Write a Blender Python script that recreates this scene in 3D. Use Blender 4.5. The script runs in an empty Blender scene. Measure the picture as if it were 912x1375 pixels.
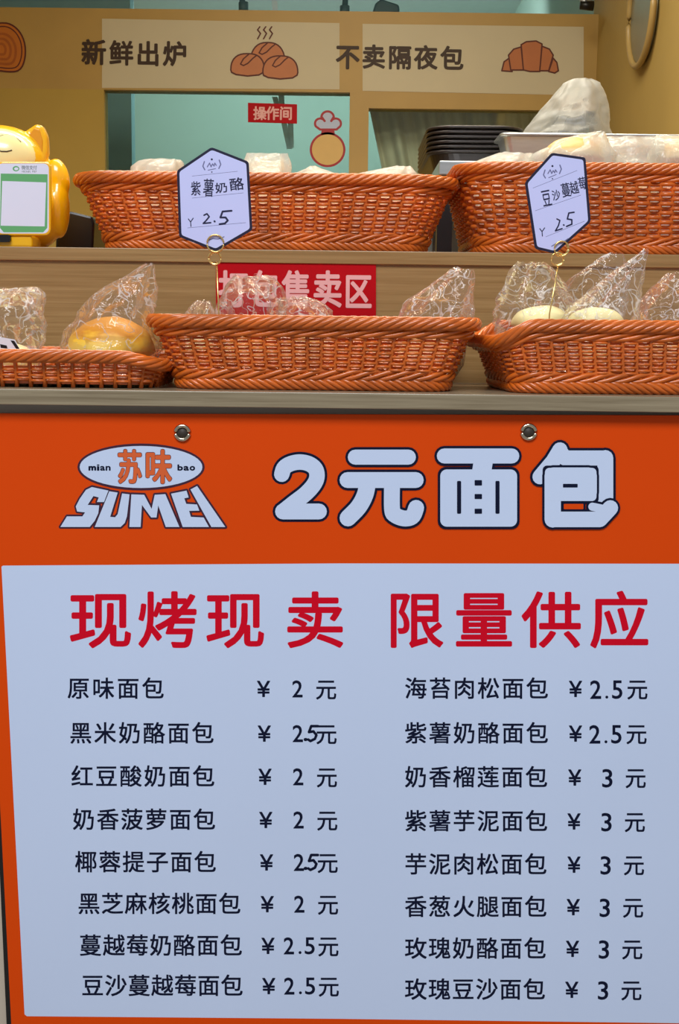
import bpy, math, random
import numpy as np
from mathutils import Vector, Matrix, noise, geometry

S = bpy.context.scene
COL = S.collection
PI = math.pi
rnd = random.Random(7)

# ------------------------------------------------------------------ camera
W, H, F = 912.0, 1375.0, 1700.0
CAM = Vector((0.0, -1.36, 1.03))
TH = math.atan(247.5 / F)
ROLL = 0.012
fwd = Vector((0, math.cos(TH), -math.sin(TH)))
r0 = Vector((1, 0, 0))
u0 = Vector((0, math.sin(TH), math.cos(TH)))
RT = r0 * math.cos(ROLL) + u0 * math.sin(ROLL)
UP = u0 * math.cos(ROLL) - r0 * math.sin(ROLL)
cd = bpy.data.cameras.new('camera')
cd.sensor_fit = 'VERTICAL'
cd.sensor_height = 36.0
cd.lens = F / H * 36.0
cd.clip_start = 0.05
cam = bpy.data.objects.new('camera', cd)
COL.objects.link(cam)
cam.matrix_world = Matrix(((RT.x, UP.x, -fwd.x, CAM.x), (RT.y, UP.y, -fwd.y, CAM.y),
                           (RT.z, UP.z, -fwd.z, CAM.z), (0, 0, 0, 1)))
S.camera = cam

# ------------------------------------------------------------------ world, lights, exposure
wd = bpy.data.worlds.new('world')
S.world = wd
wd.use_nodes = True
bg = wd.node_tree.nodes['Background']
bg.inputs[0].default_value = (0.80, 0.90, 1.0, 1)
bg.inputs[1].default_value = 0.34


def area(name, loc, target, sx, sy, power, col):
    l = bpy.data.lights.new(name, 'AREA')
    l.shape = 'RECTANGLE'
    l.size, l.size_y = sx, sy
    l.energy = power
    l.color = col
    o = bpy.data.objects.new(name, l)
    COL.objects.link(o)
    o.location = loc
    o.rotation_euler = (Vector(target) - Vector(loc)).to_track_quat('-Z', 'Y').to_euler()
    return o


area('shop_ceiling_light', (0.0, 0.75, 2.55), (0.0, 0.70, 0.0), 1.6, 0.25, 31, (1.0, 0.89, 0.70))
area('shop_rear_fill', (0.1, 1.9, 2.62), (0.1, 2.3, 0.6), 1.0, 0.6, 19, (1.0, 0.94, 0.78))  # unseen fill lamp, placed to brighten the curtain
area('kitchen_wall_fill', (-0.2, 4.75, 2.66), (-0.2, 6.1, 1.9), 1.6, 0.4, 24, (0.86, 0.98, 1.0))  # unseen fill lamp, turned to brighten the upper back wall
area('street_daylight_fill', (-0.5, -2.9, 4.2), (0.0, 0.0, 0.7), 2.4, 1.2, 165, (0.92, 0.95, 1.0))  # unseen area lamp added in place of daylight from the street
S.view_settings.view_transform = 'Standard'
S.view_settings.look = 'None'
S.view_settings.gamma = 1.0
S.view_settings.exposure = 0.0
S.view_settings.use_curve_mapping = False
S.cycles.use_denoising = True
S.cycles.transparent_max_bounces = 24
S.cycles.max_bounces = 8


# ------------------------------------------------------------------ helpers
def P(px, py, y):
    """the place in the world, on the upright plane at depth y, that the photograph shows at px, py"""
    d = fwd * F + RT * (px - W / 2) - UP * (py - H / 2)
    return CAM + d * ((y - CAM.y) / d.y)


def srgb(r, g, b):
    f = lambda c: ((c / 255 + 0.055) / 1.055) ** 2.4 if c > 10 else c / 255 / 12.92
    return (f(r), f(g), f(b), 1)


def link(name, verts, faces, mats=(), parent=None, fm=None, smooth=False):
    me = bpy.data.meshes.new(name)
    me.from_pydata([tuple(v) for v in verts], [], [tuple(f) for f in faces])
    for m in (mats if isinstance(mats, (list, tuple)) else [mats]):
        me.materials.append(m)
    if fm is not None:
        me.polygons.foreach_set('material_index', fm)
    if smooth:
        me.polygons.foreach_set('use_smooth', [True] * len(me.polygons))
    me.update()
    o = bpy.data.objects.new(name, me)
    COL.objects.link(o)
    if parent is not None:
        o.parent = parent
        o.matrix_parent_inverse = parent.matrix_world.inverted() if False else Matrix.Translation(-parent.location)
    return o


def tag(o, label, cat, group=None, kind=None):
    o['label'] = label
    o['category'] = cat
    if group:
        o['group'] = group
    if kind:
        o['kind'] = kind
    return o


def thing(name, loc, label, cat, group=None):
    o = bpy.data.objects.new(name, None)
    o.empty_display_size = 0.02
    COL.objects.link(o)
    o.location = loc
    return tag(o, label, cat, group)


def struct(o):
    o['kind'] = 'structure'
    return o


def add_bevel(o, w, seg=2):
    m = o.modifiers.new('bevel', 'BEVEL')
    m.width = w
    m.segments = seg
    m.limit_method = 'ANGLE'
    return o


class MB:
    def __init__(s):
        s.v, s.f, s.m = [], [], []

    def add(s, verts, faces, mi=0):
        n = len(s.v)
        s.v += [tuple(v) for v in verts]
        s.f += [tuple(i + n for i in f) for f in faces]
        s.m += [mi] * len(faces)

    def box(s, x0, x1, y0, y1, z0, z1, mi=0):
        v = [(x, y, z) for z in (z0, z1) for y in (y0, y1) for x in (x0, x1)]
        s.add(v, [(0, 2, 3, 1), (4, 5, 7, 6), (0, 1, 5, 4), (2, 6, 7, 3), (0, 4, 6, 2), (1, 3, 7, 5)], mi)

    def tube(s, pts, r, n=8, closed=False, mi=0, caps=True):
        v, f = tube_np(np.array([tuple(p) for p in pts]), r, n, closed, caps)
        s.add(v, f, mi)

    def prism(s, pts, d, mi=0):
        """a polygon of world points pushed along vector d"""
        n = len(pts)
        a = [Vector(p) for p in pts]
        b = [p + Vector(d) for p in a]
        s.add(a + b, [tuple(range(n)), tuple(range(2 * n - 1, n - 1, -1))] +
              [(i, i + n, (i + 1) % n + n, (i + 1) % n) for i in range(n)], mi)

    def build(s, name, mats, parent=None, smooth=False):
        return link(name, s.v, s.f, mats, parent, s.m, smooth)


def tube_np(p, r, n=8, closed=False, caps=True, up=None):
    N = len(p)
    if closed:
        t = np.roll(p, -1, 0) - np.roll(p, 1, 0)
    else:
        t = np.gradient(p, axis=0)
    t /= np.linalg.norm(t, axis=1)[:, None] + 1e-12
    ref = np.tile(np.array([0.0, 0.0, 1.0]), (N, 1)) if up is None else up
    par = np.abs((t * ref).sum(1)) > 0.95
    if up is None and par.mean() > 0.3:
        ref = np.tile(np.array([0.0, 1.0, 0.0]), (N, 1))
    a = np.cross(t, ref)
    a /= np.linalg.norm(a, axis=1)[:, None] + 1e-12
    b = np.cross(a, t)
    r = np.broadcast_to(np.asarray(r, float), (N,))
    ang = np.arange(n) * 2 * PI / n
    v = p[:, None, :] + r[:, None, None] * (np.cos(ang)[None, :, None] * a[:, None, :] + np.sin(ang)[None, :, None] * b[:, None, :])
    v = v.reshape(-1, 3)
    M = N if closed else N - 1
    i = np.arange(M)[:, None]
    j = np.arange(n)[None, :]
    i2 = (i + 1) % N
    j2 = (j + 1) % n
    f = np.stack([i * n + j, i * n + j2, i2 * n + j2, i2 * n + j], -1).reshape(-1, 4)
    f = [tuple(q) for q in f.tolist()]
    if caps and not closed:
        f.append(tuple(range(n - 1, -1, -1)))
        f.append(tuple(range((N - 1) * n, N * n)))
    return v.tolist(), f


# ------------------------------------------------------------------ materials
def mat(name, col, rough=0.5, metal=0.0, spec=0.5, noise_amt=0.0, noise_scale=20.0, bump=0.0, bump_scale=80.0, coat=0.0, stretch=(1, 1, 1)):
    m = bpy.data.materials.new(name)
    m.use_nodes = True
    nt = m.node_tree
    b = nt.nodes['Principled BSDF']
    b.inputs['Base Color'].default_value = col
    b.inputs['Roughness'].default_value = rough
    b.inputs['Metallic'].default_value = metal
    b.inputs['Specular IOR Level'].default_value = spec
    b.inputs['Coat Weight'].default_value = coat
    if noise_amt or bump:
        tc = nt.nodes.new('ShaderNodeTexCoord')
        mp = nt.nodes.new('ShaderNodeMapping')
        mp.inputs['Scale'].default_value = stretch
        nt.links.new(tc.outputs['Object'], mp.inputs[0])
    if noise_amt:
        n = nt.nodes.new('ShaderNodeTexNoise')
        n.inputs['Scale'].default_value = noise_scale
        n.inputs['Detail'].default_value = 5
        nt.links.new(mp.outputs[0], n.inputs['Vector'])
        r = nt.nodes.new('ShaderNodeValToRGB')
        c = np.array(col[:3])
        r.color_ramp.elements[0].position = 0.3
        r.color_ramp.elements[1].position = 0.7
        r.color_ramp.elements[0].color = (*np.clip(c * (1 - noise_amt), 0, 1), 1)
        r.color_ramp.elements[1].color = (*np.clip(c * (1 + noise_amt), 0, 1), 1)
        nt.links.new(n.outputs['Fac'], r.inputs[0])
        nt.links.new(r.outputs[0], b.inputs['Base Color'])
    if bump:
        n2 = nt.nodes.new('ShaderNodeTexNoise')
        n2.inputs['Scale'].default_value = bump_scale
        n2.inputs['Detail'].default_value = 4
        nt.links.new(mp.outputs[0], n2.inputs['Vector'])
        bp = nt.nodes.new('ShaderNodeBump')
        bp.inputs['Strength'].default_value = bump
        bp.inputs['Distance'].default_value = 0.004
        nt.links.new(n2.outputs['Fac'], bp.inputs['Height'])
        nt.links.new(bp.outputs[0], b.inputs['Normal'])
    return m


def plastic_film(name, tint, body, haze, rough=0.12, bscale=90, bstr=0.9, painted_glint=0.4, glint_scale=36):
    m = bpy.data.materials.new(name)
    m.use_nodes = True
    nt = m.node_tree
    nt.nodes.clear()
    out = nt.nodes.new('ShaderNodeOutputMaterial')
    tr = nt.nodes.new('ShaderNodeBsdfTransparent')
    tr.inputs[0].default_value = tint
    gl = nt.nodes.new('ShaderNodeBsdfGlossy')
    gl.inputs['Roughness'].default_value = rough
    gl.inputs[0].default_value = (1, 1, 1, 1)
    df = nt.nodes.new('ShaderNodeBsdfDiffuse')
    df.inputs[0].default_value = body
    tl = nt.nodes.new('ShaderNodeBsdfTranslucent')
    tl.inputs[0].default_value = body
    tc = nt.nodes.new('ShaderNodeTexCoord')
    vo = nt.nodes.new('ShaderNodeTexNoise')
    vo.inputs['Scale'].default_value = bscale
    vo.inputs['Detail'].default_value = 3
    vo.inputs['Distortion'].default_value = 1.5
    nt.links.new(tc.outputs['Object'], vo.inputs['Vector'])
    bp = nt.nodes.new('ShaderNodeBump')
    bp.inputs['Strength'].default_value = bstr
    bp.inputs['Distance'].default_value = 0.006
    nt.links.new(vo.outputs['Fac'], bp.inputs['Height'])
    nt.links.new(bp.outputs[0], gl.inputs['Normal'])
    lw = nt.nodes.new('ShaderNodeLayerWeight')
    lw.inputs['Blend'].default_value = 0.35
    add = nt.nodes.new('ShaderNodeMixShader')
    add.inputs[0].default_value = 0.5
    nt.links.new(df.outputs[0], add.inputs[1])
    nt.links.new(tl.outputs[0], add.inputs[2])
    m1 = nt.nodes.new('ShaderNodeMixShader')       # film with milky body
    pw = nt.nodes.new('ShaderNodeMath')
    pw.operation = 'MULTIPLY_ADD'
    pw.inputs[1].default_value = 0.16
    pw.inputs[2].default_value = haze
    nt.links.new(lw.outputs['Facing'], pw.inputs[0])
    cl = nt.nodes.new('ShaderNodeClamp')
    nt.links.new(pw.outputs[0], cl.inputs[0])
    nt.links.new(cl.outputs[0], m1.inputs[0])
    nt.links.new(tr.outputs[0], m1.inputs[1])
    nt.links.new(add.outputs[0], m1.inputs[2])
    # fold highlights painted into the film as white noise contour lines
    cn = nt.nodes.new('ShaderNodeTexNoise')
    cn.inputs['Scale'].default_value = glint_scale
    cn.inputs['Detail'].default_value = 1.5
    cn.inputs['Distortion'].default_value = 0.8
    nt.links.new(tc.outputs['Object'], cn.inputs['Vector'])
    c1 = nt.nodes.new('ShaderNodeMath')
    c1.operation = 'SUBTRACT'
    c1.inputs[1].default_value = 0.5
    nt.links.new(cn.outputs['Fac'], c1.inputs[0])
    c2 = nt.nodes.new('ShaderNodeMath')
    c2.operation = 'ABSOLUTE'
    nt.links.new(c1.outputs[0], c2.inputs[0])
    c3 = nt.nodes.new('ShaderNodeMapRange')
    c3.inputs['From Min'].default_value = 0.003
    c3.inputs['From Max'].default_value = 0.020
    c3.inputs['To Min'].default_value = painted_glint
    c3.inputs['To Max'].default_value = 0.0
    nt.links.new(c2.outputs[0], c3.inputs['Value'])
    mc = nt.nodes.new('ShaderNodeMixShader')
    nt.links.new(c3.outputs[0], mc.inputs[0])
    nt.links.new(m1.outputs[0], mc.inputs[1])
    nt.links.new(add.outputs[0], mc.inputs[2])
    m2 = nt.nodes.new('ShaderNodeMixShader')
    fr = nt.nodes.new('ShaderNodeMath')
    fr.operation = 'MULTIPLY_ADD'
    fr.inputs[1].default_value = 0.45
    fr.inputs[2].default_value = 0.01
    nt.links.new(lw.outputs['Fresnel'], fr.inputs[0])
    nt.links.new(fr.outputs[0], m2.inputs[0])
    nt.links.new(mc.outputs[0], m2.inputs[1])
    nt.links.new(gl.outputs[0], m2.inputs[2])
    nt.links.new(m2.outputs[0], out.inputs[0])
    return m


def glass_pane(name):
    m = bpy.data.materials.new(name)
    m.use_nodes = True
    nt = m.node_tree
    nt.nodes.clear()
    out = nt.nodes.new('ShaderNodeOutputMaterial')
    tr = nt.nodes.new('ShaderNodeBsdfTransparent')
    tr.inputs[0].default_value = (0.90, 0.97, 0.94, 1)
    gl = nt.nodes.new('ShaderNodeBsdfGlossy')
    gl.inputs['Roughness'].default_value = 0.03
    fr = nt.nodes.new('ShaderNodeFresnel')
    fr.inputs[0].default_value = 1.45
    mx = nt.nodes.new('ShaderNodeMixShader')
    nt.links.new(fr.outputs[0], mx.inputs[0])
    nt.links.new(tr.outputs[0], mx.inputs[1])
    nt.links.new(gl.outputs[0], mx.inputs[2])
    nt.links.new(mx.outputs[0], out.inputs[0])
    return m


def wood(name, c1, c2, rough=0.35):
    m = bpy.data.materials.new(name)
    m.use_nodes = True
    nt = m.node_tree
    b = nt.nodes['Principled BSDF']
    b.inputs['Roughness'].default_value = rough
    tc = nt.nodes.new('ShaderNodeTexCoord')
    mp = nt.nodes.new('ShaderNodeMapping')
    mp.inputs['Scale'].default_value = (3.0, 60, 130)
    nt.links.new(tc.outputs['Object'], mp.inputs[0])
    n = nt.nodes.new('ShaderNodeTexNoise')
    n.inputs['Scale'].default_value = 1.6
    n.inputs['Detail'].default_value = 7
    n.inputs['Roughness'].default_value = 0.62
    n.inputs['Distortion'].default_value = 0.6
    nt.links.new(mp.outputs[0], n.inputs['Vector'])
    r = nt.nodes.new('ShaderNodeValToRGB')
    r.color_ramp.elements[0].position = 0.32
    r.color_ramp.elements[1].position = 0.66
    r.color_ramp.elements[0].color = c1
    r.color_ramp.elements[1].color = c2
    nt.links.new(n.outputs['Fac'], r.inputs[0])
    nt.links.new(r.outputs[0], b.inputs['Base Color'])
    return m


def crust(name, top, mid, low):
    """baked bun: browned crown, paler flanks"""
    m = bpy.data.materials.new(name)
    m.use_nodes = True
    nt = m.node_tree
    b = nt.nodes['Principled BSDF']
    b.inputs['Roughness'].default_value = 0.45
    tc = nt.nodes.new('ShaderNodeTexCoord')
    sp = nt.nodes.new('ShaderNodeSeparateXYZ')
    nt.links.new(tc.outputs['Generated'], sp.inputs[0])
    n = nt.nodes.new('ShaderNodeTexNoise')
    n.inputs['Scale'].default_value = 5
    n.inputs['Detail'].default_value = 6
    nt.links.new(tc.outputs['Generated'], n.inputs['Vector'])
    ma = nt.nodes.new('ShaderNodeMath')
    ma.operation = 'MULTIPLY_ADD'
    ma.inputs[1].default_value = 0.55
    nt.links.new(n.outputs['Fac'], ma.inputs[0])
    nt.links.new(sp.outputs['Z'], ma.inputs[2])
    r = nt.nodes.new('ShaderNodeValToRGB')
    e = r.color_ramp.elements
    e[0].position, e[0].color = 0.55, low
    e[1].position, e[1].color = 1.22 / 1.3, top
    x = e.new(0.78)
    x.color = mid
    nt.links.new(ma.outputs[0], r.inputs[0])
    nt.links.new(r.outputs[0], b.inputs['Base Color'])
    bp = nt.nodes.new('ShaderNodeBump')
    bp.inputs['Strength'].default_value = 0.3
    nt.links.new(n.outputs['Fac'], bp.inputs['Height'])
    nt.links.new(bp.outputs[0], b.inputs['Normal'])
    return m


M_WALL = mat('mustard_paint', srgb(184, 152, 70), 0.7, noise_amt=0.05, noise_scale=3, bump=0.05)
M_RAIL = mat('mustard_frame', srgb(184, 148, 78), 0.5, noise_amt=0.05, noise_scale=6)
M_SIDE = mat('yellow_side_paint', srgb(178, 148, 80), 0.7, noise_amt=0.05, noise_scale=3, bump=0.05)
M_PANEL = mat('beige_film', srgb(206, 192, 160), 0.55, noise_amt=0.03, noise_scale=4)
M_KITCH = mat('kitchen_paint', srgb(168, 194, 182), 0.7, noise_amt=0.04, noise_scale=2)
M_CEIL = mat('ceiling_white', srgb(215, 225, 222), 0.8, noise_amt=0.02)
M_FLOOR = mat('floor_tile', srgb(150, 140, 128), 0.35, noise_amt=0.08, noise_scale=4)
M_WOOD = wood('laminate_oak', srgb(142, 108, 60), srgb(168, 134, 84))
M_EDGE = wood('laminate_grey_oak', srgb(122, 106, 80), srgb(158, 142, 114), 0.3)
M_FRONT = mat('cream_counter_board', srgb(200, 184, 164), 0.6, noise_amt=0.04, noise_scale=8)
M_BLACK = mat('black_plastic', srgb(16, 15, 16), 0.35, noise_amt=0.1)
M_ORANGE = mat('poster_orange', srgb(226, 72, 0), 0.5, spec=0.15, noise_amt=0.02, noise_scale=5)
M_WHITE = mat('poster_white', srgb(205, 218, 244), 0.5, spec=0.2, noise_amt=0.015, noise_scale=3)
M_RED = mat('print_red', srgb(214, 0, 34), 0.5, spec=0.15, noise_amt=0.02)
M_NAVY = mat('print_navy', srgb(10, 18, 46), 0.5, spec=0.15, noise_amt=0.05)
M_MAROON = mat('print_maroon', srgb(58, 14, 44), 0.5, noise_amt=0.05)
M_LOGO = mat('print_logo_orange', srgb(222, 96, 40), 0.5, noise_amt=0.03)
M_BROWN = mat('print_brown', srgb(58, 34, 10), 0.6, noise_amt=0.05)
M_LINE = mat('print_line_brown', srgb(92, 34, 14), 0.6, noise_amt=0.05)
M_BUNP = mat('print_bun', srgb(196, 122, 78), 0.6, noise_amt=0.04)
M_BUNP2 = mat('print_croissant', srgb(186, 110, 62), 0.6, noise_amt=0.04)
M_WOODP = mat('print_log', srgb(196, 110, 26), 0.6, noise_amt=0.06)
M_WOODP2 = mat('print_log_ring', srgb(172, 88, 18), 0.6, noise_amt=0.06)
M_SIGN = mat('sign_red', srgb(186, 0, 16), 0.5, spec=0.15, noise_amt=0.03)
M_SIGNT = mat('sign_pink_white', srgb(240, 176, 172), 0.5, noise_amt=0.03)
M_SIGNW = mat('sign_white', srgb(225, 215, 210), 0.5, noise_amt=0.02)
M_STK_R = mat('sticker_red', srgb(170, 18, 30), 0.5, noise_amt=0.03)
M_STK_W = mat('sticker_white', srgb(190, 200, 228), 0.5, noise_amt=0.02)
M_STK_F = mat('sticker_face', srgb(226, 184, 108), 0.5, noise_amt=0.03)
M_WICK = mat('wicker_orange', srgb(200, 96, 26), 0.24, noise_amt=0.25, noise_scale=26, spec=0.6)
M_CARD = mat('tag_lavender', srgb(206, 208, 250), 0.35, noise_amt=0.01)
M_TAGB = mat('tag_border', srgb(30, 26, 54), 0.35, noise_amt=0.05)
M_INK = mat('marker_ink', srgb(18, 16, 60), 0.5, noise_amt=0.05)
M_GREY = mat('tag_grey_print', srgb(110, 110, 150), 0.5, noise_amt=0.05)
M_GOLD = mat('gold_wire', srgb(240, 205, 130), 0.22, metal=0.85, noise_amt=0.04)
M_STEEL = mat('brushed_steel', srgb(196, 200, 198), 0.28, metal=0.75, noise_amt=0.05, noise_scale=30, stretch=(1, 8, 8))
M_STEELD = mat('grey_steel', srgb(120, 122, 116), 0.4, metal=0.4, noise_amt=0.05)
M_TRAY = mat('dark_tray', srgb(46, 38, 36), 0.35, metal=0.3, noise_amt=0.1)
M_RING = mat('nickel', srgb(205, 190, 165), 0.2, metal=1.0, noise_amt=0.03)
M_HOLE = mat('eyelet_plug', srgb(62, 52, 44), 0.6, noise_amt=0.05)
M_CAT = mat('gold_glaze', srgb(250, 186, 8), 0.22, spec=0.6, coat=0.3, noise_amt=0.03, noise_scale=8)
M_CATF = mat('cat_face_reflection', srgb(252, 232, 160), 0.25, coat=0.3, noise_amt=0.02)  # pale face is mostly reflection on the gold, painted in as cream
M_CATL = mat('cat_line', srgb(60, 40, 14), 0.5, noise_amt=0.05)
M_EAR = mat('cat_ear_inner', srgb(226, 150, 4), 0.4, noise_amt=0.03)
M_PAYG = mat('pay_green', srgb(98, 172, 108), 0.45, noise_amt=0.02)
M_PAYD = mat('pay_dark_green', srgb(30, 108, 52), 0.45, noise_amt=0.02)
M_PAYW = mat('pay_white', srgb(226, 226, 242), 0.4, noise_amt=0.01)
M_PAYT = mat('pay_grey', srgb(96, 112, 108), 0.45, noise_amt=0.02)
M_CURT = mat('curtain_grey', srgb(214, 200, 176), 0.85, noise_amt=0.05, noise_scale=14, bump=0.15)
M_MIRROR = mat('mirror_face', srgb(150, 146, 124), 0.35, metal=0.6, noise_amt=0.02)
M_FRAME = mat('mirror_frame', srgb(170, 140, 84), 0.35, noise_amt=0.05)
M_DUCT = mat('duct_blue_grey', srgb(92, 128, 140), 0.5, noise_amt=0.05)
M_STRAP = mat('pale_blue_strap', srgb(190, 218, 232), 0.5, noise_amt=0.03)
M_LABEL = mat('label_white', srgb(225, 225, 230), 0.5, noise_amt=0.02)
M_FILM = plastic_film('clear_film', (0.97, 0.97, 0.97, 1), (0.85, 0.86, 0.88, 1), 0.01, 0.06, 50, 0.8, 0.65)
M_MILK = plastic_film('milky_film', (0.92, 0.94, 0.90, 1), (0.90, 0.93, 0.88, 1), 0.42, 0.2, 40, 0.6, 0.15)
M_SACK = plastic_film('frosted_sack', (0.90, 0.90, 0.88, 1), (0.66, 0.66, 0.63, 1), 0.24, 0.4, 9, 0.15, 0.0)
M_GLASS = glass_pane('window_glass')
M_BUN = crust('golden_crust', srgb(222, 146, 26), srgb(252, 196, 44), srgb(244, 212, 90))
M_PALE = crust('pale_bun', srgb(250, 238, 180), srgb(246, 234, 170), srgb(240, 226, 150))
M_TAN = crust('tan_bun', srgb(240, 180, 96), srgb(240, 196, 120), srgb(236, 206, 150))


# ------------------------------------------------------------------ flat print: a canvas of shapes lying on one surface
class Canvas:
    STEP = 0.000005

    def __init__(s, mapper, mats):
        s.map, s.mats, s.mb, s.k = mapper, mats, MB(), 0

    def poly(s, pts, m, lev=0.0):
        s.k += 1
        off = lev * 0.35 + s.k * s.STEP
        s.mb.add([s.map(x, y, off) for x, y in pts], [tuple(range(len(pts)))], s.mats.index(m))

    def seg(s, a, b, r, m, lev=0.0):
        dx, dy = b[0] - a[0], b[1] - a[1]
        an = math.atan2(dy, dx)
        pts = [(b[0] + r * math.cos(an - PI / 2 + PI * i / 8), b[1] + r * math.sin(an - PI / 2 + PI * i / 8)) for i in range(9)]
        pts += [(a[0] + r * math.cos(an + PI / 2 + PI * i / 8), a[1] + r * math.sin(an + PI / 2 + PI * i / 8)) for i in range(9)]
        s.poly(pts, m, lev)

    def stroke(s, pts, r, m, lev=0.0, closed=False):
        q = list(pts) + ([pts[0]] if closed else [])
        for a, b in zip(q[:-1], q[1:]):
            s.seg(a, b, r, m, lev)

    def ellipse(s, cx, cy, rx, ry, m, lev=0.0, n=48):
        s.poly([(cx + rx * math.cos(2 * PI * i / n), cy + ry * math.sin(2 * PI * i / n)) for i in range(n)], m, lev)

    def rrect(s, x0, y0, x1, y1, r, m, lev=0.0):
        s.poly(rrect2(x0, y0, x1, y1, r), m, lev)

    def glyph(s, ch, xc, yc, w, h, m, lev=0.0, bold=0.0, rot=0.0, tight=False):
        """a character whose em square is w wide and h high, centred at xc, yc (tight: its own ink box instead)"""
        vs, fs, bb = glyph_mesh(ch)
        c, sn = math.cos(rot), math.sin(rot)
        if tight:
            gx, gy = (bb[1] - bb[0]), (bb[3] - bb[2])
            kx, ky, ox, oy = (w - 2 * bold * w) / gx, (h - 2 * bold * w) / gy, (bb[0] + bb[1]) / 2, (bb[2] + bb[3]) / 2
        else:
            kx, ky, ox, oy = w, h, 0.5, 0.38
        shifts = [(0, 0)]
        if bold:
            r = bold * w
            shifts = [(r * math.cos(PI * i / 4), r * math.sin(PI * i / 4)) for i in range(8)] if bold > 0.015 else [(r, r), (-r, r), (r, -r), (-r, -r)]
        for q, (du, dv) in enumerate(shifts):
            off = lev * 0.35 + s.k * s.STEP + (q + 1) * 0.000004
            out = []
            for x, y in vs:
                u = (x - ox) * kx + du
                v = -(y - oy) * ky + dv
                out.append(s.map(xc + u * c - v * sn, yc + u * sn + v * c, off))
            s.mb.add(out, fs, s.mats.index(m))

    def build(s, name, parent=None):
        return s.mb.build(name, s.mats, parent)


def rrect2(x0, y0, x1, y1, r, n=6):
    pts = []
    for cx, cy, a0 in ((x1 - r, y0 + r, -PI / 2), (x1 - r, y1 - r, 0), (x0 + r, y1 - r, PI / 2), (x0 + r, y0 + r, PI)):
        for i in range(n + 1):
            a = a0 + PI / 2 * i / n
            pts.append((cx + r * math.cos(a), cy + r * math.sin(a)))
    return pts


GC = {}


def glyph_mesh(ch):
    if ch in GC:
        return GC[ch]
    c = bpy.data.curves.new('glyph', 'FONT')
    c.body = ch
    c.size = 1
    c.resolution_u = 4
    o = bpy.data.objects.new('glyph', c)
    COL.objects.link(o)
    bpy.context.view_layer.update()
    ev = o.evaluated_get(bpy.context.evaluated_depsgraph_get())
    m = ev.to_mesh()
    vs = [(v.co.x, v.co.y) for v in m.vertices]
    fs = [tuple(p.vertices) for p in m.polygons]
    ev.to_mesh_clear()
    if ch == '莓':                       # refill from its outline by winding number
        c.fill_mode = 'NONE'
        bpy.context.view_layer.update()
        ev = o.evaluated_get(bpy.context.evaluated_depsgraph_get())
        m = ev.to_mesh()
        ov = [Vector((v.co.x, v.co.y)) for v in m.vertices]
        oe = [tuple(e.vertices) for e in m.edges]
        ev.to_mesh_clear()
        r = geometry.delaunay_2d_cdt(ov, oe, [], 0, 1e-6)
        vs = [(v.x, v.y) for v in r[0]]
        fs = []
        for t in r[2]:
            cx = sum(vs[i][0] for i in t) / 3
            cy = sum(vs[i][1] for i in t) / 3
            hits = 0
            for i, j in oe:
                (x0, y0), (x1, y1) = ov[i], ov[j]
                if (y0 > cy) != (y1 > cy) and x0 + (cy - y0) / (y1 - y0) * (x1 - x0) > cx:
                    hits += 1
            if hits % 2:
                fs.append(tuple(t))
    bpy.data.objects.remove(o)
    bpy.data.curves.remove(c)
    xs = [v[0] for v in vs]
    ys = [v[1] for v in vs]
    GC[ch] = (vs, fs, (min(xs), max(xs), min(ys), max(ys)))
    return GC[ch]


def on_plane(y):
    return lambda px, py, off: P(px, py, y) + Vector((0, -off, 0))


# ------------------------------------------------------------------ the room
ZC = P(456, 527.5, -0.016).z          # counter top
YR = 0.275                            # face of the riser
ZS = P(456, 336.5, YR - 0.004).z      # upper shelf
YP = 3.5                              # glazed partition between shop and kitchen
XR = P(801, 100, YP).x                # right side wall
XL = -1.7


def zof(py, y, px=456):
    return P(px, py, y).z


def xof(px, y, py=440):
    return P(px, py, y).x


def box_obj(name, x0, x1, y0, y1, z0, z1, m, parent=None, bev=0.0):
    b = MB()
    b.box(x0, x1, y0, y1, z0, z1)
    o = b.build(name, m, parent)
    if bev:
        add_bevel(o, bev)
    return o


struct(box_obj('floor', -2.2, 2.2, -2.0, 6.2, -0.05, 0.0, M_FLOOR))
struct(box_obj('ceiling', XL - 0.1, XR + 0.1, 0.25, 6.2, 2.75, 2.85, M_CEIL))
HB, HT = zof(124, YP), zof(15, YP)     # header bottom and top
struct(box_obj('wall_right', XR, XR + 0.1, 0.45, YP + 0.1, 0, 2.75, M_SIDE))
struct(box_obj('wall_left', XL - 0.1, XL, 0.25, 6.2, 0, 2.75, M_WALL))
xa, xb, xc, xd = xof(144, YP), xof(466, YP), xof(491, YP), xof(796, YP)
zs_ = zof(262, YP)
b = MB()
b.box(XL, xa, YP, YP + 0.08, 0, HB)
b.box(xa, XR, YP, YP + 0.08, 0, zs_)
b.box(xd, XR, YP, YP + 0.08, zs_, HT)
struct(b.build('wall_partition', M_WALL))
struct(box_obj('trim_header', XL, xd, YP, YP + 0.08, HB, HT, M_RAIL))
struct(box_obj('trim_post', xb, xc, YP - 0.006, YP + 0.08, zs_, HB, M_RAIL))
struct(box_obj('trim_transom', xc, xd, YP - 0.004, YP + 0.07, zof(145, YP), HB, M_RAIL))
struct(box_obj('window_1', xa, xb, YP + 0.03, YP + 0.036, zs_, HB, M_GLASS))
struct(box_obj('window_2', xc, xd, YP + 0.03, YP + 0.036, zs_, zof(145, YP), M_GLASS))
struct(box_obj('wall_kitchen', XL, XR + 0.1, 6.1, 6.2, 0, 2.75, M_KITCH))
struct(box_obj('wall_kitchen_side', XR, XR + 0.1, YP + 0.1, 6.1, 0, 2.75, M_KITCH))
# a pale return wall of the kitchen, seen through the first window
struct(box_obj('wall_kitchen_return', XL, xof(182, 4.6), 4.55, 4.65, 0, 2.75, mat('kitchen_blue', srgb(160, 205, 214), 0.7, noise_amt=0.03)))

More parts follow.
